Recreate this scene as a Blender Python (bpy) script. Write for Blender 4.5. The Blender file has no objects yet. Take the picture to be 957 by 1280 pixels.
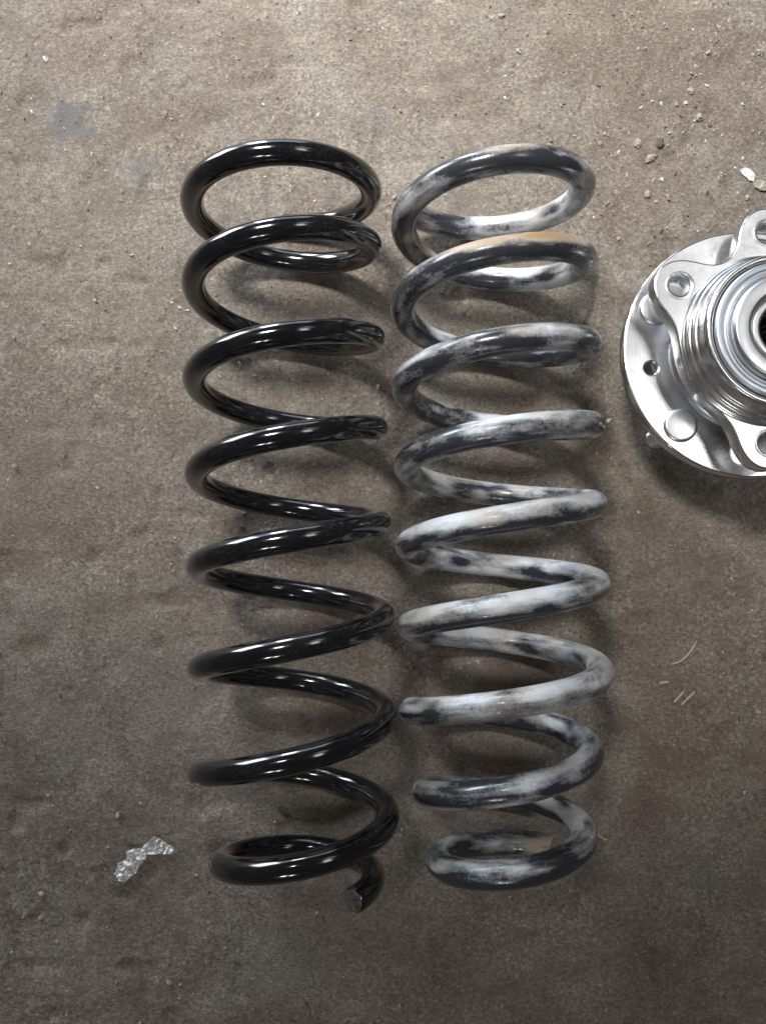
import bpy, bmesh, math, random
import numpy as np
from mathutils import Vector, Matrix, noise as mnoise

random.seed(11)
rng = np.random.default_rng(11)
R = math.radians
S = bpy.context.scene
COL = S.collection

# ------------------------------------------------------------------ camera
cam_d = bpy.data.cameras.new('camera')
cam = bpy.data.objects.new('camera', cam_d)
COL.objects.link(cam)
cam.location = (0, 0, 0.5)
cam.rotation_euler = (R(5.1585), 0, 0)
cam_d.sensor_fit = 'VERTICAL'
cam_d.sensor_height = 24.0
cam_d.lens = 24.0 * 1020 / 1280
cam_d.clip_start = 0.01
cam_d.clip_end = 50
cam_d.dof.use_dof = True
cam_d.dof.focus_distance = 0.43
cam_d.dof.aperture_fstop = 16.0
S.camera = cam

# ------------------------------------------------------------------ world: dim workshop bounce light
W = bpy.data.worlds.new('World')
S.world = W
W.use_nodes = True
bg = W.node_tree.nodes['Background']
bg.inputs[0].default_value = (1.0, 0.89, 0.80, 1)
bg.inputs[1].default_value = 0.06

# ------------------------------------------------------------------ lamps
def area(name, loc, target, sx, sy, power, col=(1, 1, 1), spread=180):
    d = bpy.data.lights.new(name, 'AREA')
    d.shape = 'RECTANGLE'
    d.size, d.size_y = sx, sy
    d.energy = power
    d.color = col
    d.spread = R(spread)
    o = bpy.data.objects.new(name, d)
    COL.objects.link(o)
    o.location = loc
    v = Vector(target) - Vector(loc)
    o.rotation_euler = v.to_track_quat('-Z', 'Y').to_euler()
    return o

def spot(name, loc, target, power, size, blend, radius, col):
    d = bpy.data.lights.new(name, 'SPOT')
    d.energy = power; d.spot_size = R(size); d.spot_blend = blend; d.shadow_soft_size = radius; d.color = col
    o = bpy.data.objects.new(name, d)
    COL.objects.link(o)
    o.location = loc
    o.rotation_euler = (Vector(target) - Vector(loc)).to_track_quat('-Z', 'Y').to_euler()
    return o

area('doorway_light', (-1.62, 1.75, 0.44), (-0.02, 0.05, 0.05), 0.92, 0.80, 38, (0.88, 0.94, 1.0))
area('window_light', (-0.64, 2.20, 0.42), (0.0, 0.05, 0.05), 0.40, 0.74, 19, (0.88, 0.94, 1.0))
area('added_sheen_panel', (-0.75, 2.55, 0.52), (0.0, 0.05, 0.05), 2.8, 0.95, 20, (0.72, 0.85, 1.0))  # broad bluish panel added to lay a soft sheen on the black wire
spot('shaped_floor_spot', (-0.50, 1.05, 1.90), (0.03, 0.65, 0), 315, 31.5, 0.15, 0.27, (1.0, 0.985, 0.96))  # unseen spot, cone shaped so its edge stands in for a person's shadow
area('rear_window_light', (-0.42, -1.30, 1.35), (0, 0, 0), 0.15, 0.15, 2.4)
area('rear_window_light', (-0.16, -1.35, 1.30), (0, 0, 0), 0.10, 0.13, 1.5)
area('side_roof_light', (0.92, 0.33, 1.9), (0.2, 0.1, 0), 0.60, 0.32, 3.6)
area('side_roof_light', (0.98, 1.02, 1.9), (0.2, 0.1, 0), 0.60, 0.42, 1.1)

S.view_settings.view_transform = 'Standard'
S.view_settings.look = 'None'
S.view_settings.exposure = 0.0
S.view_settings.gamma = 1.0

# ------------------------------------------------------------------ helpers
def link(o, parent=None):
    COL.objects.link(o)
    if parent is not None:
        o.parent = parent
    return o

def tag(o, label, cat, group=None):
    o['label'] = label
    o['category'] = cat
    if group:
        o['group'] = group
    return o

def mesh_obj(name, verts, faces, mat, parent=None, smooth=True):
    me = bpy.data.meshes.new(name)
    me.from_pydata([tuple(map(float, v)) for v in verts], [], faces)
    me.materials.append(mat)
    if smooth:
        me.polygons.foreach_set('use_smooth', [True] * len(me.polygons))
    me.update()
    return link(bpy.data.objects.new(name, me), parent)

def empty(name, loc):
    o = bpy.data.objects.new(name, None)
    o.empty_display_size = 0.02
    o.location = loc
    return link(o)

def new_mat(name):
    m = bpy.data.materials.new(name)
    m.use_nodes = True
    nt = m.node_tree
    b = nt.nodes['Principled BSDF']
    return m, nt, b

class NT:
    """small node-graph helper"""
    def __init__(self, nt):
        self.nt = nt
    def n(self, typ, **kw):
        nd = self.nt.nodes.new(typ)
        for k, v in kw.items():
            setattr(nd, k, v)
        return nd
    def l(self, a, b):
        self.nt.links.new(a, b)
    def noise(self, vec, scale, detail=4, rough=0.55, dist=0.0):
        nd = self.n('ShaderNodeTexNoise')
        nd.inputs['Scale'].default_value = scale
        nd.inputs['Detail'].default_value = detail
        nd.inputs['Roughness'].default_value = rough
        nd.inputs['Distortion'].default_value = dist
        if vec is not None:
            self.l(vec, nd.inputs['Vector'])
        return nd.outputs['Fac']
    def ramp(self, fac, stops):
        nd = self.n('ShaderNodeValToRGB')
        el = nd.color_ramp.elements
        while len(el) < len(stops):
            el.new(0.5)
        for e, (p, c) in zip(el, stops):
            e.position = p
            e.color = (c, c, c, 1) if isinstance(c, (int, float)) else (*c, 1)
        self.l(fac, nd.inputs[0])
        return nd.outputs[0]
    def math(self, op, a, b=None, c=None, clamp=False):
        nd = self.n('ShaderNodeMath', operation=op, use_clamp=clamp)
        for i, v in enumerate((a, b, c)):
            if v is None:
                continue
            if isinstance(v, (int, float)):
                nd.inputs[i].default_value = v
            else:
                self.l(v, nd.inputs[i])
        return nd.outputs[0]
    def mix(self, fac, a, b, blend='MIX'):
        nd = self.n('ShaderNodeMix', data_type='RGBA', blend_type=blend)
        for s, v in ((nd.inputs[0], fac), (nd.inputs[6], a), (nd.inputs[7], b)):
            if isinstance(v, (int, float)):
                s.default_value = v
            elif isinstance(v, tuple):
                s.default_value = (*v, 1)
            else:
                self.l(v, s)
        return nd.outputs[2]
    def bump(self, h, strength, dist, normal=None):
        nd = self.n('ShaderNodeBump')
        nd.inputs['Strength'].default_value = strength
        nd.inputs['Distance'].default_value = dist
        self.l(h, nd.inputs['Height'])
        if normal is not None:
            self.l(normal, nd.inputs['Normal'])
        return nd.outputs[0]

# numpy gradient-free value noise
_tab = rng.random((256, 256))
def vnoise(x, y, f, ox=0.0, oy=0.0):
    x = x * f + ox + 1000.3
    y = y * f + oy + 1000.7
    xi = np.floor(x).astype(int); yi = np.floor(y).astype(int)
    fx = x - xi; fy = y - yi
    fx = fx * fx * (3 - 2 * fx); fy = fy * fy * (3 - 2 * fy)
    g = lambda a, b: _tab[a & 255, b & 255]
    return ((g(xi, yi) * (1 - fx) + g(xi + 1, yi) * fx) * (1 - fy)
            + (g(xi, yi + 1) * (1 - fx) + g(xi + 1, yi + 1) * fx) * fy) - 0.5

# ------------------------------------------------------------------ materials
def floor_material():
    m, nt, b = new_mat('dirty_concrete')
    g = NT(nt)
    tc = g.n('ShaderNodeTexCoord').outputs['Object']
    big = g.noise(tc, 5.0, 4, 0.55, 0.3)
    mid = g.noise(tc, 30.0, 6, 0.66, 0.5)
    fine = g.noise(tc, 480.0, 4, 0.75)
    grain = g.noise(tc, 1050.0, 2, 0.75)
    # brushed dirt: slightly stretched coordinates running diagonally
    mp = g.n('ShaderNodeMapping')
    mp.inputs['Rotation'].default_value = (0, 0, R(58))
    mp.inputs['Scale'].default_value = (0.8, 2.0, 1)
    g.l(tc, mp.inputs[0])
    streak = g.noise(mp.outputs[0], 420.0, 3, 0.75)
    c = g.ramp(big, [(0.30, (0.150, 0.130, 0.110)), (0.50, (0.205, 0.182, 0.156)), (0.68, (0.270, 0.249, 0.222))])
    c = g.mix(g.ramp(mid, [(0.40, 0.0), (0.68, 0.7)]), c, (0.300, 0.274, 0.243))
    c = g.mix(g.ramp(mid, [(0.30, 0.6), (0.45, 0.0)]), c, (0.150, 0.118, 0.096))
    # reddish oil-soaked patches
    oil = g.noise(tc, 9.0, 4, 0.55, 0.6)
    c = g.mix(g.ramp(oil, [(0.48, 0.0), (0.62, 0.5)]), c, (0.150, 0.115, 0.095))
    c = g.mix(g.ramp(oil, [(0.28, 0.45), (0.42, 0.0)]), c, (0.175, 0.172, 0.150))
    # grain
    c = g.mix(0.9, c, g.ramp(fine, [(0.30, 0.28), (0.5, 0.50), (0.70, 0.74)]), 'OVERLAY')
    c = g.mix(0.6, c, g.ramp(streak, [(0.3, 0.25), (0.5, 0.5), (0.7, 0.78)]), 'OVERLAY')
    c = g.mix(g.ramp(grain, [(0.62, 0.0), (0.70, 0.6)]), c, (0.50, 0.46, 0.41))
    c = g.mix(g.ramp(grain, [(0.28, 0.65), (0.36, 0.0)]), c, (0.060, 0.048, 0.040))
    vor = g.n('ShaderNodeTexVoronoi'); vor.inputs['Scale'].default_value = 620.0
    vdist = g.n('ShaderNodeMix', data_type='VECTOR'); vdist.inputs[0].default_value = 0.003
    nv = g.n('ShaderNodeTexNoise'); nv.inputs['Scale'].default_value = 300.0; g.l(tc, nv.inputs['Vector'])
    g.l(tc, vdist.inputs[4]); g.l(nv.outputs['Color'], vdist.inputs[5]); g.l(vdist.outputs[1], vor.inputs['Vector'])
    crumb = g.n('ShaderNodeSeparateColor'); g.l(vor.outputs['Color'], crumb.inputs[0])
    rough_zone = g.ramp(g.noise(tc, 13.0, 5, 0.6, 0.3), [(0.36, 0.06), (0.62, 0.55)])
    c = g.mix(rough_zone, c, g.ramp(crumb.outputs[0], [(0.0, 0.30), (0.5, 0.5), (1.0, 0.72)]), 'OVERLAY')
    c = g.mix(g.math('MULTIPLY', g.ramp(crumb.outputs[1], [(0.95, 0.0), (0.97, 0.7)]), rough_zone), c, (0.55, 0.52, 0.47))
    c = g.mix(g.math('MULTIPLY', g.ramp(crumb.outputs[2], [(0.93, 0.0), (0.95, 0.7)]), rough_zone), c, (0.060, 0.048, 0.040))
    smear = g.noise(mp.outputs[0], 22.0, 6, 0.7, 0.8)
    c = g.mix(g.ramp(smear, [(0.54, 0.0), (0.60, 0.38), (0.75, 0.5)]), c, (0.150, 0.122, 0.102))
    c = g.mix(g.ramp(smear, [(0.28, 0.4), (0.40, 0.0)]), c, (0.330, 0.305, 0.275))
    pit = g.noise(tc, 120.0, 4, 0.7, 0.4)
    c = g.mix(g.ramp(pit, [(0.27, 0.75), (0.34, 0.0)]), c, (0.075, 0.060, 0.050))
    # bluish-grey paint/oil spots
    wob = g.noise(tc, 70.0, 6, 0.75, 0.5)
    for (x, y, rad, amt) in ((-0.2020, 0.2990, 0.0170, 0.85), (-0.1537, 0.2654, 0.012, 0.5),
                             (-0.005, 0.300, 0.016, 0.25), (0.189, -0.171, 0.013, 0.45)):
        d = g.n('ShaderNodeVectorMath', operation='DISTANCE')
        g.l(tc, d.inputs[0]); d.inputs[1].default_value = (x, y, 0)
        q = g.math('ADD', d.outputs['Value'], g.math('MULTIPLY', g.math('SUBTRACT', wob, 0.5), rad * 3.0))
        f = g.math('MULTIPLY', g.math('SMOOTH_MIN', g.math('DIVIDE', g.math('SUBTRACT', rad, q), rad * 0.5), 1.0, 0.2), amt, clamp=True)
        c = g.mix(f, c, (0.135, 0.140, 0.150))
    # old reddish-brown oil stains
    wob2 = g.noise(tc, 42.0, 5, 0.65)
    for (x, y, rad, amt) in ((-0.030, -0.083, 0.030, 0.55), (-0.078, -0.083, 0.022, 0.35), (0.076, -0.052, 0.034, 0.55), (0.061, -0.100, 0.030, 0.5),
                             (-0.030, -0.014, 0.022, 0.4), (0.150, -0.200, 0.040, 0.3), (-0.020, -0.200, 0.045, 0.3), (0.160, 0.035, 0.03, 0.35)):
        d = g.n('ShaderNodeVectorMath', operation='DISTANCE')
        g.l(tc, d.inputs[0]); d.inputs[1].default_value = (x, y, 0)
        q = g.math('ADD', d.outputs['Value'], g.math('MULTIPLY', g.math('SUBTRACT', wob2, 0.5), rad * 2.2))
        f = g.math('MULTIPLY', g.math('DIVIDE', g.math('SUBTRACT', rad, q), rad * 0.9, clamp=True), amt, clamp=True)
        c = g.mix(f, c, (0.100, 0.068, 0.056))
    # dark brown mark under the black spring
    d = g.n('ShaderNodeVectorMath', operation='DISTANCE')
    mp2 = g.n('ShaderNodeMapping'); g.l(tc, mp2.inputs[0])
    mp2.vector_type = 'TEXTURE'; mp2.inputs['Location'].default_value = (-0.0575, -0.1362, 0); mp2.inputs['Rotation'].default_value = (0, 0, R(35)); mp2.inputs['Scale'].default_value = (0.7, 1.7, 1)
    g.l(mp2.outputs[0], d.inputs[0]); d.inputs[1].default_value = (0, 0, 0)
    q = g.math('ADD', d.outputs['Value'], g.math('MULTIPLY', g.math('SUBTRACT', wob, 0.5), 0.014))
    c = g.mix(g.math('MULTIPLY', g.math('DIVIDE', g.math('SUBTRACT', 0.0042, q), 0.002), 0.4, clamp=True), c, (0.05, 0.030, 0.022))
    c = g.mix(1.0, c, (1.0, 0.965, 0.915), 'MULTIPLY')
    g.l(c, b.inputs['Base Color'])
    g.l(g.ramp(mid, [(0.3, 0.62), (0.7, 0.85)]), b.inputs['Roughness'])
    b.inputs['Specular IOR Level'].default_value = 0.3
    h = g.math('ADD', g.math('MULTIPLY', fine, 0.7), g.math('MULTIPLY', grain, 0.35))
    h = g.math('ADD', h, g.math('MULTIPLY', streak, 0.35))
    h = g.math('ADD', h, g.math('MULTIPLY', g.math('MULTIPLY', crumb.outputs[0], rough_zone), 0.5))
    h = g.math('ADD', h, g.math('MULTIPLY', g.ramp(pit, [(0.27, 0.0), (0.36, 1.0)]), 0.5))
    g.l(g.bump(h, 0.6, 0.0013), b.inputs['Normal'])
    return m

def grit_material():
    m, nt, b = new_mat('grit')
    g = NT(nt)
    rnd = g.n('ShaderNodeNewGeometry').outputs['Random Per Island']
    c = g.ramp(rnd, [(0.0, (0.15, 0.125, 0.105)), (0.30, (0.24, 0.21, 0.18)), (0.7, (0.34, 0.31, 0.27)), (0.92, (0.50, 0.47, 0.43)), (1.0, (0.66, 0.65, 0.62))])
    g.l(c, b.inputs['Base Color'])
    b.inputs['Roughness'].default_value = 0.7
    return m

def simple(name, col, rough, metal=0.0, var=0.0, scale=200, bump=0.0, spec=0.5, bdist=0.0004):
    m, nt, b = new_mat(name)
    g = NT(nt)
    tc = g.n('ShaderNodeTexCoord').outputs['Object']
    n1 = g.noise(tc, scale, 5, 0.65)
    lo = tuple(c * (1 - var) for c in col); hi = tuple(min(1, c * (1 + var)) for c in col)
    g.l(g.ramp(n1, [(0.3, lo), (0.7, hi)]), b.inputs['Base Color'])
    b.inputs['Roughness'].default_value = rough
    b.inputs['Metallic'].default_value = metal
    b.inputs['Specular IOR Level'].default_value = spec
    if bump:
        g.l(g.bump(n1, bump, bdist), b.inputs['Normal'])
    return m

def black_paint():
    m, nt, b = new_mat('gloss_black_paint')
    g = NT(nt)
    tc = g.n('ShaderNodeTexCoord').outputs['Object']
    n1 = g.noise(tc, 60, 5, 0.6)
    n2 = g.noise(tc, 700, 4, 0.7)
    dust = g.math('MULTIPLY', g.ramp(n1, [(0.42, 0.005), (0.70, 0.09)]), g.ramp(n2, [(0.45, 0.0), (0.65, 1.0)]))
    g.l(g.mix(dust, (0.005, 0.0055, 0.008), (0.30, 0.28, 0.26)), b.inputs['Base Color'])
    g.l(g.ramp(n1, [(0.3, 0.11), (0.7, 0.17)]), b.inputs['Roughness'])
    b.inputs['Specular IOR Level'].default_value = 0.5
    b.inputs['Coat Weight'].default_value = 0.8
    b.inputs['Coat Roughness'].default_value = 0.08
    n3 = g.noise(tc, 45, 2, 0.5)
    g.l(g.bump(g.math('ADD', n3, g.math('MULTIPLY', n2, 0.03)), 0.08, 0.0012), b.inputs['Normal'])
    return m

def dusty_paint():
    m, nt, b = new_mat('dusty_worn_paint')
    g = NT(nt)
    at = g.n('ShaderNodeAttribute', attribute_name='dust')
    rs = g.n('ShaderNodeAttribute', attribute_name='rust').outputs['Fac']
    wc = g.n('ShaderNodeAttribute', attribute_name='wire').outputs['Vector']
    tc = g.n('ShaderNodeTexCoord').outputs['Object']
    n1 = g.noise(wc, 130, 6, 0.72, 0.6)
    n2 = g.noise(tc, 520, 5, 0.72)
    n3 = g.noise(tc, 1500, 2, 0.6)
    v = g.math('ADD', at.outputs['Fac'], g.math('MULTIPLY', g.math('SUBTRACT', n1, 0.5), 0.85))
    v = g.math('ADD', v, g.math('MULTIPLY', g.math('SUBTRACT', n2, 0.5), 0.50))
    mpw = g.n('ShaderNodeMapping'); mpw.inputs['Scale'].default_value = (0.22, 1.0, 1.0); g.l(wc, mpw.inputs[0])
    n5 = g.noise(mpw.outputs[0], 480, 4, 0.7)
    v = g.math('ADD', v, g.math('MULTIPLY', g.math('SUBTRACT', n5, 0.5), 0.55))
    v = g.math('ADD', v, g.math('MULTIPLY', g.math('SUBTRACT', n3, 0.5), 0.15))
    dust = g.ramp(v, [(0.30, 0.04), (0.50, 0.34), (0.66, 0.62), (0.86, 0.95)])
    dcol = g.mix(g.ramp(n1, [(0.35, 0.0), (0.7, 1.0)]), (0.56, 0.59, 0.63), (0.84, 0.88, 0.93))
    n4 = g.noise(tc, 38, 3, 0.5)
    dcol = g.mix(g.ramp(n4, [(0.44, 0.0), (0.64, 0.7)]), dcol, (0.50, 0.455, 0.375))
    dcol = g.mix(rs, dcol, (0.38, 0.245, 0.11))
    base = g.mix(g.ramp(n2, [(0.4, 0.0), (0.7, 0.25)]), (0.010, 0.012, 0.022), (0.060, 0.066, 0.085))
    g.l(g.mix(dust, base, dcol), b.inputs['Base Color'])
    g.l(g.ramp(dust, [(0.0, 0.22), (0.5, 0.42), (1.0, 0.62)]), b.inputs['Roughness'])
    g.l(g.ramp(dust, [(0.0, 0.5), (0.8, 0.12)]), b.inputs['Coat Weight'])
    b.inputs['Coat Roughness'].default_value = 0.10
    g.l(g.bump(g.math('ADD', g.math('MULTIPLY', dust, 0.6), g.math('MULTIPLY', n2, 0.5)), 0.35, 0.0004), b.inputs['Normal'])
    return m

def machined(name, col, rough, rvar=0.06, ring=True):
    """turned steel: fine concentric tool marks round the object's own axis"""
    m, nt, b = new_mat(name)
    g = NT(nt)
    tc = g.n('ShaderNodeTexCoord').outputs['Object']
    sep = g.n('ShaderNodeSeparateXYZ'); g.l(tc, sep.inputs[0])
    rad = g.math('SQRT', g.math('ADD', g.math('MULTIPLY', sep.outputs[0], sep.outputs[0]), g.math('MULTIPLY', sep.outputs[1], sep.outputs[1])))
    cv = g.n('ShaderNodeCombineXYZ'); g.l(rad, cv.inputs[0]); g.l(sep.outputs[2], cv.inputs[1])
    rings = g.noise(cv.outputs[0], 1600, 3, 0.6)
    cloud = g.noise(tc, 70, 5, 0.6)
    g.l(g.mix(g.ramp(cloud, [(0.35, 0.0), (0.75, 0.5)]), col, tuple(c * 0.78 for c in col)), b.inputs['Base Color'])
    b.inputs['Metallic'].default_value = 1.0
    g.l(g.ramp(cloud, [(0.3, rough - rvar), (0.7, rough + rvar)]), b.inputs['Roughness'])
    g.l(g.bump(rings, 0.10 if ring else 0.02, 0.0003), b.inputs['Normal'])
    return m

M_floor = floor_material()
M_grit = grit_material()
M_black = black_paint()
M_dusty = dusty_paint()
M_steel = machined('turned_steel', (0.78, 0.78, 0.79), 0.23)
M_steel2 = machined('ground_steel', (0.66, 0.67, 0.69), 0.32)
M_ring = machined('encoder_ring_steel', (0.58, 0.62, 0.67), 0.40)
M_stud = machined('zinc_plated_steel', (0.80, 0.81, 0.82), 0.30)
M_dark = simple('black_rubber_seal', (0.012, 0.012, 0.013), 0.6)
M_bore = simple('dark_bore_steel', (0.06, 0.06, 0.065), 0.35, 0.9)  # much darker steel for the inside of the bore
M_cut = simple('rough_cut_steel', (0.13, 0.12, 0.115), 0.5, 0.3, 0.7, 420, 0.8)
M_cutrust = simple('rusty_cut_steel', (0.30, 0.22, 0.14), 0.75, 0.0, 0.5, 420, 0.8)
M_foil = simple('crumpled_foil', (0.85, 0.83, 0.78), 0.36, 0.30, 0.5, 650, 0.9, 0.8, 0.0008)
M_straw = simple('dry_straw', (0.50, 0.45, 0.37), 0.7, 0, 0.3, 500, 0.4)
M_peb = simple('pale_stone', (0.34, 0.30, 0.255), 0.85, 0, 0.3, 400, 0.6)
M_pebdark = simple('dark_stone', (0.10, 0.09, 0.08), 0.8, 0, 0.3, 400, 0.6)
M_paper = simple('grey_white_paper', (0.60, 0.60, 0.61), 0.8, 0, 0.15, 300, 0.5)

# ------------------------------------------------------------------ floor: one sheet, dense where the camera sees it
def floor_height(x, y):
    h = 0.0022 * vnoise(x, y, 7, 3, 9) + 0.0008 * vnoise(x, y, 23, 11, 2)
    h += 0.00028 * vnoise(x, y, 60, 5, 17) + 0.00022 * vnoise(x, y, 140, 31, 7) + 0.00022 * vnoise(x, y, 330, 1, 3)
    # sparse chips: deep where a mid-frequency noise dips
    n = vnoise(x + 0.004 * vnoise(x, y, 90), y, 75, 40, 40)
    h -= 0.0011 * np.clip((-n - 0.22) / 0.2, 0, 1)
    # a lifted skin of concrete with a broken edge beside the worn spring
    pts = [(0.1180, 0.1440), (0.1215, 0.1535), (0.1290, 0.1660), (0.1330, 0.1800), (0.1352, 0.2040)]
    dmin = np.full_like(x, 9.0); side = np.zeros_like(x)
    for (ax, ay), (bx, by) in zip(pts, pts[1:]):
        t = np.clip(((x - ax) * (bx - ax) + (y - ay) * (by - ay)) / ((bx - ax) ** 2 + (by - ay) ** 2), 0, 1)
        dx = x - ax - t * (bx - ax); dy = y - ay - t * (by - ay)
        d = np.hypot(dx, dy); c = (bx - ax) * dy - (by - ay) * dx
        u = d < dmin
        dmin = np.where(u, d, dmin); side = np.where(u, np.sign(c), side)
    w = 0.0012 + 0.0012 * (vnoise(x, y, 180) + 0.5)
    h -= 0.0016 * np.exp(-(dmin / w) ** 2)
    h += np.where(side > 0, 0.0009 * np.exp(-dmin / 0.018), 0)
    # keep the relief below the things that rest on z = 0
    return h - 0.0006

def axis(lo, hi, fine_lo, fine_hi, step):
    a = np.arange(fine_lo, fine_hi, step)
    l = np.linspace(lo, fine_lo, 24)[:-1]; r = np.linspace(fine_hi, hi, 24)
    return np.concatenate([l, a, r])
xs = axis(-2.0, 2.0, -0.29, 0.29, 0.00135)
ys = axis(-2.0, 2.2, -0.29, 0.42, 0.00135)
gx, gy = np.meshgrid(xs, ys)
gz = floor_height(gx, gy)
nx, ny = len(xs), len(ys)
me = bpy.data.meshes.new('floor')
me.vertices.add(nx * ny)
me.vertices.foreach_set('co', np.stack([gx, gy, gz], -1).ravel())
ii = (np.arange(ny - 1)[:, None] * nx + np.arange(nx - 1)[None, :]).ravel()
quads = np.stack([ii, ii + 1, ii + nx + 1, ii + nx], -1)
me.loops.add(quads.size)
me.loops.foreach_set('vertex_index', quads.ravel())
me.polygons.add(len(quads))
me.polygons.foreach_set('loop_start', np.arange(len(quads)) * 4)
me.polygons.foreach_set('use_smooth', np.ones(len(quads), bool))
me.update(calc_edges=True)
me.materials.append(M_floor)
floor = link(bpy.data.objects.new('floor', me))
floor['kind'] = 'structure'
floor['label'] = 'dirty grey brown concrete workshop floor with grit and stains'

# ------------------------------------------------------------------ coil springs
def spline(xk, yk):
    xk = np.asarray(xk, float); yk = np.asarray(yk, float)
    n = len(xk); h = np.diff(xk); A = np.eye(n); b = np.zeros(n)
    for i in range(1, n - 1):
        A[i, i - 1] = h[i - 1]; A[i, i] = 2 * (h[i - 1] + h[i]); A[i, i + 1] = h[i]
        b[i] = 6 * ((yk[i + 1] - yk[i]) / h[i] - (yk[i] - yk[i - 1]) / h[i - 1])
    Mm = np.linalg.solve(A, b)
    def f(x):
        i = np.clip(np.searchsorted(xk, x) - 1, 0, n - 2); t = x - xk[i]; u = xk[i + 1] - x
        return ((Mm[i] * u ** 3 + Mm[i + 1] * t ** 3) / (6 * h[i]) + (yk[i] / h[i] - Mm[i] * h[i] / 6) * u
                + (yk[i + 1] / h[i] - Mm[i + 1] * h[i] / 6) * t)
    return f

def coil(name, K, Y, RK, RR, ax, wire_r, t0, t1, mat, end_mats, dust_fn=None):
    """round bar wound into a compression spring lying along +-Y; one mesh with domed bar ends as children"""
    base = Vector((ax[0], 0.0, 0.0))
    nseg = int((t1 - t0) / 1.7); ns = 36
    th = np.linspace(t0, t1, nseg)
    y = spline(K, Y)(th); rr = spline(RK, RR)(th); rr = np.minimum(rr, max(RR))
    a = np.radians(th); zc = max(RR) + wire_r
    P = np.stack([ax[1] * y + rr * np.cos(a), y, zc + rr * np.sin(a)], -1)
    T = np.gradient(P, axis=0); T /= np.linalg.norm(T, axis=1)[:, None]
    out = np.stack([np.cos(a), 0 * a, np.sin(a)], -1)
    out -= (out * T).sum(1)[:, None] * T; out /= np.linalg.norm(out, axis=1)[:, None]
    Bn = np.cross(T, out)
    s = np.concatenate([[0], np.cumsum(np.linalg.norm(np.diff(P, axis=0), axis=1))])
    # slightly eased bar ends
    ease = np.ones(nseg)
    for d in (s, s[-1] - s):
        q = np.clip(d / 0.0012, 0, 1); ease *= 0.86 + 0.14 * np.sqrt(1 - (1 - q) ** 2)
    ang = np.linspace(0, 2 * math.pi, ns, endpoint=False)
    nrm = out[:, None, :] * np.cos(ang)[None, :, None] + Bn[:, None, :] * np.sin(ang)[None, :, None]
    V = P[:, None, :] + nrm * (wire_r * ease)[:, None, None]
    V = V.reshape(-1, 3)
    faces = []
    for i in range(nseg - 1):
        for j in range(ns):
            k = (j + 1) % ns
            faces.append((i * ns + j, i * ns + k, (i + 1) * ns + k, (i + 1) * ns + j))
    base.z = -float(V[:, 2].min()) - 0.0002      # rests on the floor
    root = empty(name, base)
    o = mesh_obj('wire', V, faces, mat, root)
    if dust_fn is not None:
        dust, rust = dust_fn(np.repeat(th, ns).reshape(nseg, ns), np.repeat(s, ns).reshape(nseg, ns), nrm, np.tile(ang, (nseg, 1)), V.reshape(nseg, ns, 3))
        for nm, val in (('dust', dust), ('rust', rust)):
            at = o.data.attributes.new(nm, 'FLOAT', 'POINT'); at.data.foreach_set('value', val.ravel().astype(np.float32))
        wv = np.stack([np.repeat(s, ns) * 0.42, wire_r * np.cos(np.tile(ang, nseg)), wire_r * np.sin(np.tile(ang, nseg))], -1)
        at = o.data.attributes.new('wire', 'FLOAT_VECTOR', 'POINT'); at.data.foreach_set('vector', wv.ravel().astype(np.float32))
    # cut end faces: rough discs, a little uneven
    for idx, sg, em in ((0, -1, end_mats[0]), (nseg - 1, 1, end_mats[1])):
        vv = []; ff = []
        rings = [1.0, 0.8, 0.55, 0.3]
        for q, f in enumerate(rings):
            for j in range(ns):
                p = P[idx] + nrm[idx, j] * wire_r * 0.862 * f + T[idx] * sg * (0.0 if q == 0 else 0.0002 + 0.0006 * random.random())
                vv.append(p)
        vv.append(P[idx] + T[idx] * sg * 0.0003)
        for q in range(len(rings) - 1):
            for j in range(ns):
                k = (j + 1) % ns
                f = (q * ns + j, q * ns + k, (q + 1) * ns + k, (q + 1) * ns + j)
                ff.append(f if sg > 0 else f[::-1])
        L = (len(rings) - 1) * ns
        for j in range(ns):
            f = (L + j, L + (j + 1) % ns, L + ns); ff.append(f if sg > 0 else f[::-1])
        mesh_obj('cut_end', vv, ff, em, root, smooth=False)
    return root

KB = np.arange(-180, 3061, 180.0)
YB = [0.2285, 0.2221, 0.2103, 0.1899, 0.1629, 0.1368, 0.1098, 0.0865, 0.0576, 0.0344, 0.008, -0.016, -0.0448, -0.0684, -0.0985, -0.1218, -0.1435, -0.1523, -0.1637]
RBk = [-180.0, 120.0, 420.0, 900.0, 1500.0, 2000.0, 2300.0, 2500.0, 2620.0, 2760.0, 2960.0]
RB = [0.0517, 0.0497, 0.0494, 0.0495, 0.049, 0.0489, 0.0492, 0.049, 0.0415, 0.0388, 0.0395]
black = coil('coil_spring', KB, YB, RBk, RB, (-0.0496, -0.0341), 0.0064, -97, 2921, M_black, (M_cut, M_cut))
tag(black, 'clean glossy black coil spring lying on the concrete, left of the dusty worn one', 'coil spring', 'two coil springs laid side by side')

KW = np.arange(-200, 3221, 180.0)
YW = [0.2213, 0.2214, 0.2045, 0.1811, 0.1568, 0.1338, 0.1113, 0.0895, 0.0675, 0.0476, 0.0239, 0.0053, -0.0192, -0.0401, -0.064, -0.0822, -0.106, -0.1252, -0.1428, -0.1459]
RWk = [-200.0, 120.0, 420.0, 900.0, 1500.0, 2000.0, 2250.0, 2430.0, 2600.0, 2750.0, 2900.0, 3060.0, 3250.0]
RW = [0.0533, 0.0496, 0.0501, 0.0504, 0.0499, 0.05, 0.05, 0.0476, 0.0418, 0.0432, 0.0382, 0.0367, 0.0445]

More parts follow.
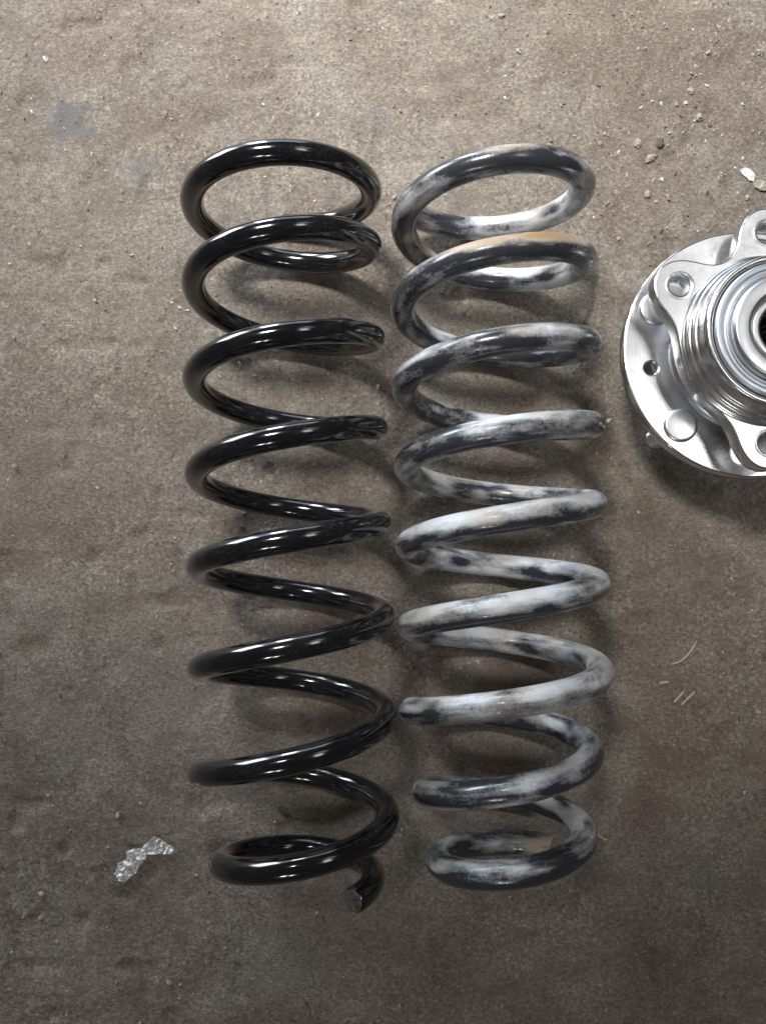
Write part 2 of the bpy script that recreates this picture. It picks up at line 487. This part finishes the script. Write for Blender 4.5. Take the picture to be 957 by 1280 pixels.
def dust_pattern(th, s, nrm, ang, V):
    # how much pale mud clings along the bar (thicker over the middle coils)
    along = np.interp(th, [-200, -60, 0, 60, 200, 300, 350, 420, 560, 700, 900, 1200, 1400, 1500, 1700, 1850, 1950, 2250, 2330, 2500, 2620, 2700, 2900, 3000, 3060, 3200],
                      [0.40, 0.70, 0.60, 0.36, 0.38, 0.66, 0.48, 0.46, 0.50, 0.50, 0.52, 0.55, 0.60, 0.66, 0.60, 0.62, 0.70, 0.70, 0.60, 0.50, 0.46, 0.54, 0.44, 0.34, 0.48, 0.58])
    # bare streak rubbed along one flank of the bar, broken up by patches in the bar's own coordinates
    q = np.stack([s * 40.0, np.cos(ang) * 0.8, np.sin(ang) * 0.8], -1).reshape(-1, 3)
    pv = np.array([mnoise.noise(Vector(v)) + 0.5 * mnoise.noise(Vector(v * 2.3) + Vector((7, 3, 1))) for v in q]).reshape(th.shape)
    q2 = np.stack([s * 9.0 + 40, np.cos(ang) * 0.3, np.sin(ang) * 0.3], -1).reshape(-1, 3)
    pw = np.array([mnoise.noise(Vector(v)) for v in q2]).reshape(th.shape)
    yz = np.arctan2(-nrm[..., 1], nrm[..., 2])
    width = np.clip(0.42 + 0.5 * pw, 0.15, 0.8)
    up = np.clip(nrm[..., 2] * 2 + 0.6, 0, 1)
    streak = np.exp(-((yz - 0.50 - 0.9 * pw) / width) ** 2) * up
    d = along - 0.40 * streak * np.clip(0.75 + 1.6 * pw + 0.5 * pv, 0, 1.3) + 0.15 * np.clip(nrm[..., 1], -0.2, 1)
    d += 0.62 * pv + 0.15 * pw
    # ends and bends of each coil: a dark rubbed patch at the left turns
    lt = (th % 360 - 188) / 22.0
    d -= 0.22 * np.exp(-lt ** 2) * np.clip(nrm[..., 2] + 0.4, 0, 1)
    # brown mud on the first coils and on the inside of the last turns
    rust = 1.1 * np.exp(-((th - 440) / 42.0) ** 2) * np.clip(nrm[..., 1] * 1.4 + 0.4, 0, 1)
    rust += 0.9 * np.exp(-((th - 200) / 34.0) ** 2) * np.clip(-np.cos(ang) * 1.5 + 0.3, 0, 1)
    rust += 0.7 * np.exp(-((th - 75) / 18.0) ** 2) * np.clip(nrm[..., 1] + 0.3, 0, 1)
    rust += 0.30 * np.exp(-((th - 2170) / 25.0) ** 2) + 0.35 * np.exp(-((th - 1345) / 60.0) ** 2)
    rust += 0.6 * np.exp(-((th - 3180) / 30.0) ** 2) + 0.35 * np.exp(-((th - 2840) / 40.0) ** 2)
    rust *= np.clip(0.85 + 0.9 * pv, 0, 1)
    d = d + 0.55 * np.clip(rust, 0, 1)
    return np.clip(d, 0, 1), np.clip(rust, 0, 1)

worn = coil('coil_spring', KW, YW, RWk, RW, (0.0638, -0.0148), 0.0070, -155, 3196, M_dusty, (M_cut, M_cutrust), dust_pattern)
tag(worn, 'worn coil spring smeared with whitish dried mud, between the black spring and the wheel hub', 'coil spring', 'two coil springs laid side by side')

# ------------------------------------------------------------------ wheel hub with bearing
HX, HY = 0.2080, 0.1318
hub = empty('wheel_hub', (HX, HY, 0))
tag(hub, 'shiny machined steel wheel hub bearing with studs, cut off by the right edge', 'wheel hub')

def lathe(name, prof, mat, parent, seg=128, z0=0.0, smooth=True, closed=True):
    vv = []; ff = []
    n = len(prof)
    for i in range(seg):
        a = 2 * math.pi * i / seg
        for (r, z) in prof:
            vv.append((r * math.cos(a), r * math.sin(a), z + z0))
    for i in range(seg):
        k = (i + 1) % seg
        for j in range(n if closed else n - 1):
            l = (j + 1) % n
            ff.append((i * n + j, k * n + j, k * n + l, i * n + l))
    o = mesh_obj(name, vv, ff, mat, parent, smooth)
    o.data.set_sharp_from_angle(angle=R(32))
    return o

def rounded(prof, rad=0.0006, closed=True):
    """chamfer profile corners so the turned edges catch light"""
    out = []
    n = len(prof)
    for i in range(n):
        p = Vector(prof[i])
        a = Vector(prof[(i - 1) % n]) - p; c = Vector(prof[(i + 1) % n]) - p
        if not closed and i in (0, n - 1):
            out.append(tuple(p)); continue
        ra = min(rad, a.length * 0.4); rc = min(rad, c.length * 0.4)
        q0 = p + a.normalized() * ra; q1 = p + c.normalized() * rc
        out.append(tuple(q0)); out.append(tuple((q0 + q1) * 0.25 + p * 0.5)); out.append(tuple(q1))
    return out

def plate(name, outline, holes, z0, z1, bev, mat, parent):
    """flat plate with real through holes: a filled 2D curve with bevelled rims, turned into a mesh"""
    cu = bpy.data.curves.new(name, 'CURVE')
    cu.dimensions = '2D'; cu.fill_mode = 'BOTH'
    for pts in [outline] + holes:
        sp = cu.splines.new('POLY'); sp.points.add(len(pts) - 1)
        for q, (x, y) in zip(sp.points, pts):
            q.co = (x, y, 0, 1)
        sp.use_cyclic_u = True
    cu.extrude = (z1 - z0) / 2 - bev; cu.bevel_depth = bev; cu.bevel_resolution = 2; cu.offset = -bev
    t = bpy.data.objects.new(name + '_curve', cu); COL.objects.link(t)
    dg = bpy.context.evaluated_depsgraph_get()
    me = bpy.data.meshes.new_from_object(t.evaluated_get(dg))
    bpy.data.objects.remove(t); bpy.data.curves.remove(cu)
    me.name = name; me.materials.clear(); me.materials.append(mat)
    me.transform(Matrix.Translation((0, 0, (z0 + z1) / 2)))
    me.polygons.foreach_set('use_smooth', [True] * len(me.polygons))
    me.set_sharp_from_angle(angle=R(30))
    return link(bpy.data.objects.new(name, me), parent)

def circ(cx, cy, r, n=48, rev=False):
    p = [(cx + r * math.cos(2 * math.pi * i / n), cy + r * math.sin(2 * math.pi * i / n)) for i in range(n)]
    return p[::-1] if rev else p

STUDS = [R(a) for a in (226, 154, 82, 10, 298)]
PR = 0.0583
hole_a = [R(189), R(9 + 36), R(333)]
plate('wheel_flange', circ(0, 0, 0.0716, 180), [circ(0.0568 * math.cos(a), 0.0568 * math.sin(a), 0.0036, 32) for a in hole_a], 0.0372, 0.0460, 0.0012, M_steel, hub)
# raised land and hub neck between the two flanges
lathe('hub_neck', rounded([(0.020, 0.038), (0.0455, 0.038), (0.0455, 0.0472), (0.0435, 0.0490), (0.0400, 0.0500), (0.0385, 0.0575), (0.020, 0.0575)]), M_steel2, hub)
# wheel pilot below the flange
lathe('wheel_pilot', rounded([(0.022, 0.0250), (0.0310, 0.0250), (0.0320, 0.0260), (0.0320, 0.0371), (0.022, 0.0371)]), M_steel2, hub, 64)

def stud_mesh():
    head = rounded([(0.0, 0.0475), (0.0083, 0.0475), (0.0095, 0.0466), (0.0097, 0.0458), (0.0, 0.0458)], 0.0005, False)
    prof = []
    z = 0.0371
    prof.append((0.0066, z)); z -= 0.005
    prof.append((0.0066, z))
    while z > 0.004:                                   # thread
        prof.append((0.0054, z)); z -= 0.00075; prof.append((0.0061, z)); z -= 0.00075
    prof += [(0.0048, 0.0022), (0.0044, 0.0), (0.0, 0.0)]
    return head, prof

head_p, shank_p = stud_mesh()
for i, a in enumerate(STUDS):
    x, y = PR * math.cos(a), PR * math.sin(a)
    o = lathe('stud', head_p, M_stud, hub, 40, closed=False); o.location = (x, y, 0)
    c = lathe('shank', shank_p[::-1], M_stud, o, 32, closed=False)

# outer bearing ring: plate with four ears
EARS = [R(a) for a in (146.5, 88.0, -33.5, -92.0)]
ERS = [0.0560, 0.0605, 0.0560, 0.0560]
def sdf(x, y):
    d = math.hypot(x, y) - 0.0478
    k = 0.022
    for a, ER in zip(EARS, ERS):
        e = math.hypot(x - ER * math.cos(a), y - ER * math.sin(a)) - 0.0142
        h = max(k - abs(d - e), 0) / k
        d = min(d, e) - h * h * k * 0.25
    return d
outl = []
for i in range(360):
    a = 2 * math.pi * i / 360
    lo, hi = 0.03, 0.09
    for _ in range(40):
        mmid = (lo + hi) / 2
        if sdf(mmid * math.cos(a), mmid * math.sin(a)) < 0: lo = mmid
        else: hi = mmid
    outl.append((lo * math.cos(a), lo * math.sin(a)))
holes = [circ(ER * math.cos(a), ER * math.sin(a), 0.0056, 40) for a, ER in zip(EARS, ERS)]
plate('mounting_flange', outl, holes + [circ(0, 0, 0.036, 96)], 0.0578, 0.0690, 0.0010, M_steel, hub)
for a, ER in zip(EARS, ERS):
    o = lathe('bolt_hole_chamfer', rounded([(0.0054, 0.0640), (0.0060, 0.0640), (0.0080, 0.06925), (0.0071, 0.0694), (0.0054, 0.0674)], 0.0002), M_stud, hub, 40)
    o.location = (ER * math.cos(a), ER * math.sin(a), 0)
lathe('bearing_outer_ring', rounded([(0.0370, 0.0640), (0.0470, 0.0640), (0.0472, 0.0704), (0.0456, 0.0710), (0.0454, 0.0745), (0.0438, 0.0750), (0.0436, 0.0785), (0.0420, 0.0790), (0.0414, 0.0862), (0.0402, 0.0882), (0.0382, 0.0882), (0.0370, 0.0870)], 0.0008), M_steel, hub, 160)
lathe('seal', rounded([(0.0360, 0.0790), (0.0372, 0.0790), (0.0372, 0.0868), (0.0360, 0.0868)], 0.0002), M_dark, hub)
lathe('encoder_ring', rounded([(0.0285, 0.0800), (0.0366, 0.0800), (0.0366, 0.0880), (0.0356, 0.0890), (0.0332, 0.0890), (0.0328, 0.0883), (0.0312, 0.0883), (0.0308, 0.0890), (0.0300, 0.0890), (0.0285, 0.0880)], 0.0005), M_ring, hub, 128)
lathe('inner_ring', rounded([(0.0185, 0.0780), (0.0287, 0.0780), (0.0287, 0.0905), (0.0272, 0.0925), (0.0205, 0.0925), (0.0185, 0.0905)], 0.0006), M_steel2, hub, 128)
lathe('hub_spigot', rounded([(0.0134, 0.0450), (0.0186, 0.0450), (0.0186, 0.0885), (0.0176, 0.0900), (0.0146, 0.0900), (0.0134, 0.0885)], 0.0005), M_steel2, hub, 96)
# splined bore
vv = []; ff = []
NSP = 28
for i in range(NSP * 4):
    a = 2 * math.pi * (i + 0.5) / (NSP * 4)
    r = 0.01335 if (i % 4) in (0, 1) else 0.0122
    for z in (0.030, 0.0872):
        vv.append((r * math.cos(a), r * math.sin(a), z))
nn = NSP * 4
for i in range(nn):
    k = (i + 1) % nn
    ff.append((2 * i, 2 * i + 1, 2 * k + 1, 2 * k))
ff.append(tuple(2 * i for i in range(nn)))
mesh_obj('spline_bore', vv, ff, M_bore, hub, smooth=False)

# ------------------------------------------------------------------ small debris on the floor
def fz(x, y):
    return float(floor_height(np.array([x]), np.array([y]))[0])

# thin crumpled scraps: a torn outline, triangulated with random creases
def scrap(name, org, outline, step, amp, mat, label, cat, seed, thick=0.0002, lift=0.0008):
    from mathutils.geometry import delaunay_2d_cdt
    r2 = random.Random(seed)
    ol = []
    for (x0, y0), (x1, y1) in zip(outline, outline[1:] + outline[:1]):
        k = max(1, int(math.hypot(x1 - x0, y1 - y0) / step))
        for i in range(k):
            t = i / k
            ol.append((x0 + (x1 - x0) * t + r2.uniform(-1, 1) * step * 0.22, y0 + (y1 - y0) * t + r2.uniform(-1, 1) * step * 0.22))
    pts = [Vector(p) for p in ol]
    xs_ = [p[0] for p in ol]; ys_ = [p[1] for p in ol]
    y = min(ys_)
    while y < max(ys_):
        x = min(xs_)
        while x < max(xs_):
            pts.append(Vector((x + r2.uniform(-.45, .45) * step, y + r2.uniform(-.45, .45) * step))); x += step
        y += step
    v2, _, f2, *_r = delaunay_2d_cdt(pts, [], [list(range(len(ol)))], 1, 1e-6)
    vv = []
    for p in v2:
        h = abs(mnoise.noise(Vector((p.x * 420 + seed, p.y * 420, 0)))) * 2.2 + r2.uniform(0, 0.7)
        vv.append((p.x, p.y, lift + amp * h))
    o = mesh_obj(name, vv, [tuple(f) for f in f2], mat, smooth=False)
    o.location = (org[0], org[1], fz(*org))
    md = o.modifiers.new('thickness', 'SOLIDIFY'); md.thickness = thick
    tag(o, label, cat)
    return o

scrap('foil_scrap', (-0.1414, -0.1594), [(-0.0106, 0.0029), (-0.0047, 0.0044), (-0.0007, 0.0052), (0.0031, 0.009), (0.0062, 0.0113), (0.0102, 0.0098), (0.0143, 0.0067), (0.0181, 0.0044), (0.0176, 0.0017), (0.0112, 0.0013), (0.0041, 0.0015), (0.0021, 0.0013), (0.0014, -0.0014), (-0.002, -0.0052), (-0.0043, -0.0098), (-0.0105, -0.0143), (-0.0145, -0.0136), (-0.0168, -0.0098), (-0.0151, -0.004), (-0.0093, -0.0014)],
      0.0014, 0.0015, M_foil, 'crumpled scrap of silver foil on the floor near the lower left corner', 'foil scrap', 4)
scrap('paper_scrap', (0.2330, 0.2622), [(-0.0049, 0.0023), (-0.0016, 0.0045), (0.0015, 0.0034), (0.0045, -0.001), (0.0038, -0.0048), (0.0007, -0.0043), (-0.0039, 0.0001)],
      0.0018, 0.0004, M_paper, 'torn grey white paper scrap near the right edge above the wheel hub', 'paper scrap', 8)
scrap('concrete_flake', (0.2418, 0.2546), [(-0.0056, 0.0022), (-0.0008, 0.0033), (0.002, 0.0022), (0.0054, 0.0011), (0.0047, -0.0033), (-0.0011, -0.0038), (-0.0047, -0.0016)],
      0.0018, 0.0007, M_peb, 'pale tan flake at the right edge just below the paper scrap', 'flake', 9, 0.0012, 0.0012)

def strip(name, pts, width, mat, label, cat, zoff=0.0009, thick=0.0006, group=None, jag=0.0):
    org = Vector((pts[0][0], pts[0][1], 0))
    m_ = len(pts); n = max(8, 4 * m_); t = np.linspace(0, m_ - 1, n)
    sx = spline(range(m_), [p[0] for p in pts])(t) if m_ > 2 else np.interp(t, range(m_), [p[0] for p in pts])
    sy = spline(range(m_), [p[1] for p in pts])(t) if m_ > 2 else np.interp(t, range(m_), [p[1] for p in pts])
    tx = np.gradient(sx); ty = np.gradient(sy); L = np.hypot(tx, ty); tx /= L; ty /= L
    vv = []; ff = []
    for i in range(n):
        w = width * (1 - 0.35 * abs(2 * i / (n - 1) - 1) ** 3) * (1 + jag * random.uniform(-1, 1))
        b = fz(sx[i], sy[i])
        for k in range(6):
            a = 2 * math.pi * k / 6
            vv.append((sx[i] - ty[i] * w * math.cos(a) - org.x, sy[i] + tx[i] * w * math.cos(a) - org.y, max(b, -0.001) + zoff + thick * math.sin(a)))
    for i in range(n - 1):
        for k in range(6):
            l = (k + 1) % 6
            ff.append((i * 6 + k, i * 6 + l, (i + 1) * 6 + l, (i + 1) * 6 + k))
    ff.append(tuple(range(5, -1, -1))); ff.append(tuple((n - 1) * 6 + k for k in range(6)))
    o = mesh_obj(name, vv, ff, mat)
    o.location = org
    tag(o, label, cat, group)
    return o

strip('straw', [(0.1740, -0.0473), (0.1789, -0.0458), (0.1834, -0.0425), (0.1874, -0.0377), (0.1900, -0.0334)], 0.0008, M_straw, 'curved piece of dry straw right of the worn spring', 'straw', group='bits of straw on the floor', jag=0.25)
strip('straw', [(0.1747, -0.0701), (0.1807, -0.0635)], 0.0008, M_straw, 'shorter left one of two parallel straight straw bits', 'straw', group='bits of straw on the floor', jag=0.2)
strip('straw', [(0.1790, -0.0715), (0.1875, -0.0635)], 0.0009, M_straw, 'longer right one of two parallel straight straw bits', 'straw', group='bits of straw on the floor', jag=0.2)
strip('paint_chip', [(0.1664, -0.0587), (0.1690, -0.0581), (0.1717, -0.0578)], 0.0009, M_straw, 'tiny pale chip left of the straw bits', 'chip', jag=0.3)

# dried fibre sticking to the worn spring's last turn
strip('plant_fibre', [(0.1215, -0.1370), (0.1247, -0.1405), (0.1262, -0.1450), (0.1290, -0.1485), (0.1325, -0.1500)], 0.0007, M_straw, 'pale curled plant fibre touching the bottom turn of the worn spring', 'fibre', zoff=0.0010, jag=0.2)

def pebble_mesh(seed, sub=2):
    bm = bmesh.new()
    bmesh.ops.create_icosphere(bm, subdivisions=sub, radius=1.0)
    r2 = random.Random(seed); off = Vector((r2.uniform(0, 50), r2.uniform(0, 50), r2.uniform(0, 50)))
    for v in bm.verts:
        v.co *= 1 + 0.6 * mnoise.noise(v.co * 1.3 + off) + 0.3 * mnoise.noise(v.co * 3 + off)
    me = bpy.data.meshes.new('pebble'); bm.to_mesh(me); bm.free()
    return me
PM = [pebble_mesh(s) for s in range(6)]
for m_ in PM: m_.materials.append(M_peb)
PMD = pebble_mesh(9); PMD.materials.append(M_pebdark)

def peb(x, y, r, k, label, group=None, el=1.3, me=None):
    o = bpy.data.objects.new('pebble', me or PM[k % 6])
    o.location = (x, y, fz(x, y) + r * 0.35)
    o.scale = (r * el, r, r * 0.75)
    o.rotation_euler = (0, 0, random.uniform(0, 6.28))
    link(o); tag(o, label, 'pebble', group)
    return o
G = 'pebbles loose on the concrete'
peb(0.1633, 0.2825, 0.0022, 0, 'rounded tan pebble left of the dark pebble, above the wheel hub', G)
p = peb(0.1715, 0.2729, 0.0025, 1, 'elongated pale pebble just below the dark pebble', G, 1.7); p.rotation_euler.z = R(25)
peb(0.1777, 0.2825, 0.0026, 2, 'dark brown pebble above the elongated pale pebble', G, 1.3, PMD)
SG = 'tiny pebbles on the floor'
for i, (x, y, r, lab) in enumerate([
        (0.1983, 0.3175, .0018, 'tiny pale pebble, upper of two above and right of the dark pebble'),
        (0.2029, 0.3002, .0020, 'tiny pale pebble, lower of two above and right of the dark pebble'),
        (0.2106, 0.3437, .0015, 'tiny pale pebble highest up in the upper right of the floor'),
        (0.1494, 0.2193, .0013, 'tiny pale chip between the top of the worn spring and the wheel hub'),
        (0.1392, 0.2830, .0013, 'tiny pale pebble up and right of the top coil of the worn spring'),
        (0.2438, 0.3443, .0020, 'white pebble at the right edge near the upper right corner'),
        (0.1685, 0.2489, .0019, 'round tan pebble below the elongated pale pebble'),
        (0.2321, 0.2467, .0016, 'tiny pale pebble just below the paper scrap'),
        (0.2318, 0.2377, .0012, 'tiny white speck of stone closest above the wheel hub'),
        (0.1887, 0.3083, .0012, 'tiny white pebble left of the two pebbles above the dark one'),
        (0.0772, 0.3696, .0016, 'white stone chip at the top edge right of centre'),
        (0.0073, 0.2467, .0015, 'small glinting chip between the top coils of both springs'),
        (0.1815, 0.2475, .0011, 'tiny pale pebble right of the round tan pebble'),
        (-0.2268, 0.0729, .0017, 'pale pebble near the left edge at mid height'),
        (-0.2015, -0.1817, .0015, 'upper of two tiny pebbles left of the foil scrap'),
        (-0.2020, -0.1957, .0012, 'lower of two tiny pebbles left of the foil scrap'),
        (-0.1575, -0.1362, .0015, 'tan pebble just above the foil scrap'),
        (-0.1248, -0.2313, .0014, 'pale pebble below the foil scrap near the bottom edge'),
        (0.0780, -0.2273, .0012, 'tiny pale pebble near the bottom edge below the worn spring'),
        (0.0100, -0.2447, .0013, 'tiny pale pebble near the bottom edge between the two springs'),
        (0.1543, -0.2281, .0011, 'tiny pebble near the bottom edge, rightmost of those there')]):
    peb(x, y, r, i, lab, SG)

# uncountable sand and chips over the whole floor, one object
def grit():
    n = 10000
    gxx = rng.uniform(-0.30, 0.30, n); gyy = rng.uniform(-0.30, 0.44, n)
    keep = (rng.random(n) < 0.35 + 0.65 * (np.clip((gyy + 0.05) / 0.35, 0, 1)) * (0.6 + 0.8 * (vnoise(gxx, gyy, 14, 8, 8) + 0.5)))
    gxx, gyy = gxx[keep], gyy[keep]
    nb = 260                                            # coarser chips in the crumbly area above the hub and along the top
    bx = np.concatenate([rng.normal(0.19, 0.05, nb), rng.uniform(-0.25, 0.28, 140)])
    by = np.concatenate([rng.normal(0.28, 0.045, nb), rng.uniform(0.10, 0.42, 140)])
    nsmall = len(gxx)
    gxx = np.concatenate([gxx, bx]); gyy = np.concatenate([gyy, by])
    zz = floor_height(gxx, gyy)
    base = np.array([(1, 1, 1), (1, -1, -1), (-1, 1, -1), (-1, -1, 1), (0.2, 1.3, 0.9), (-0.9, 0.2, 1.4)])
    tri = [(0, 4, 5), (0, 5, 3), (0, 3, 1), (0, 1, 2), (0, 2, 4), (4, 2, 5), (5, 2, 3), (1, 3, 2)]
    V = []; Fc = []
    for i in range(len(gxx)):
        r = 0.00020 + 0.0007 * rng.random() ** 5 if i < nsmall else 0.0004 + 0.0008 * rng.random() ** 2
        sc = np.array([r * rng.uniform(0.7, 1.2), r * rng.uniform(0.8, 1.5), r * rng.uniform(0.5, 0.9)])
        a = R(-28 + 40 * rng.standard_normal())
        ca, sa = math.cos(-a), math.sin(-a)
        q = (base + rng.uniform(-0.35, 0.35, base.shape)) * sc
        x = q[:, 0] * ca - q[:, 1] * sa; y = q[:, 0] * sa + q[:, 1] * ca
        o = len(V)
        V += list(np.stack([x + gxx[i], y + gyy[i], q[:, 2] + zz[i] + 0.3 * sc[2]], -1))
        Fc += [(b + o, c + o, d + o) for b, c, d in tri]
    o = mesh_obj('floor_grit', V, Fc, M_grit, smooth=False)
    o['kind'] = 'stuff'
    o['label'] = 'fine pale and dark grit scattered over the concrete'
    o['category'] = 'grit'
grit()

# ------------------------------------------------------------------ render settings
S.render.engine = 'CYCLES'
S.cycles.use_denoising = True
S.cycles.max_bounces = 8
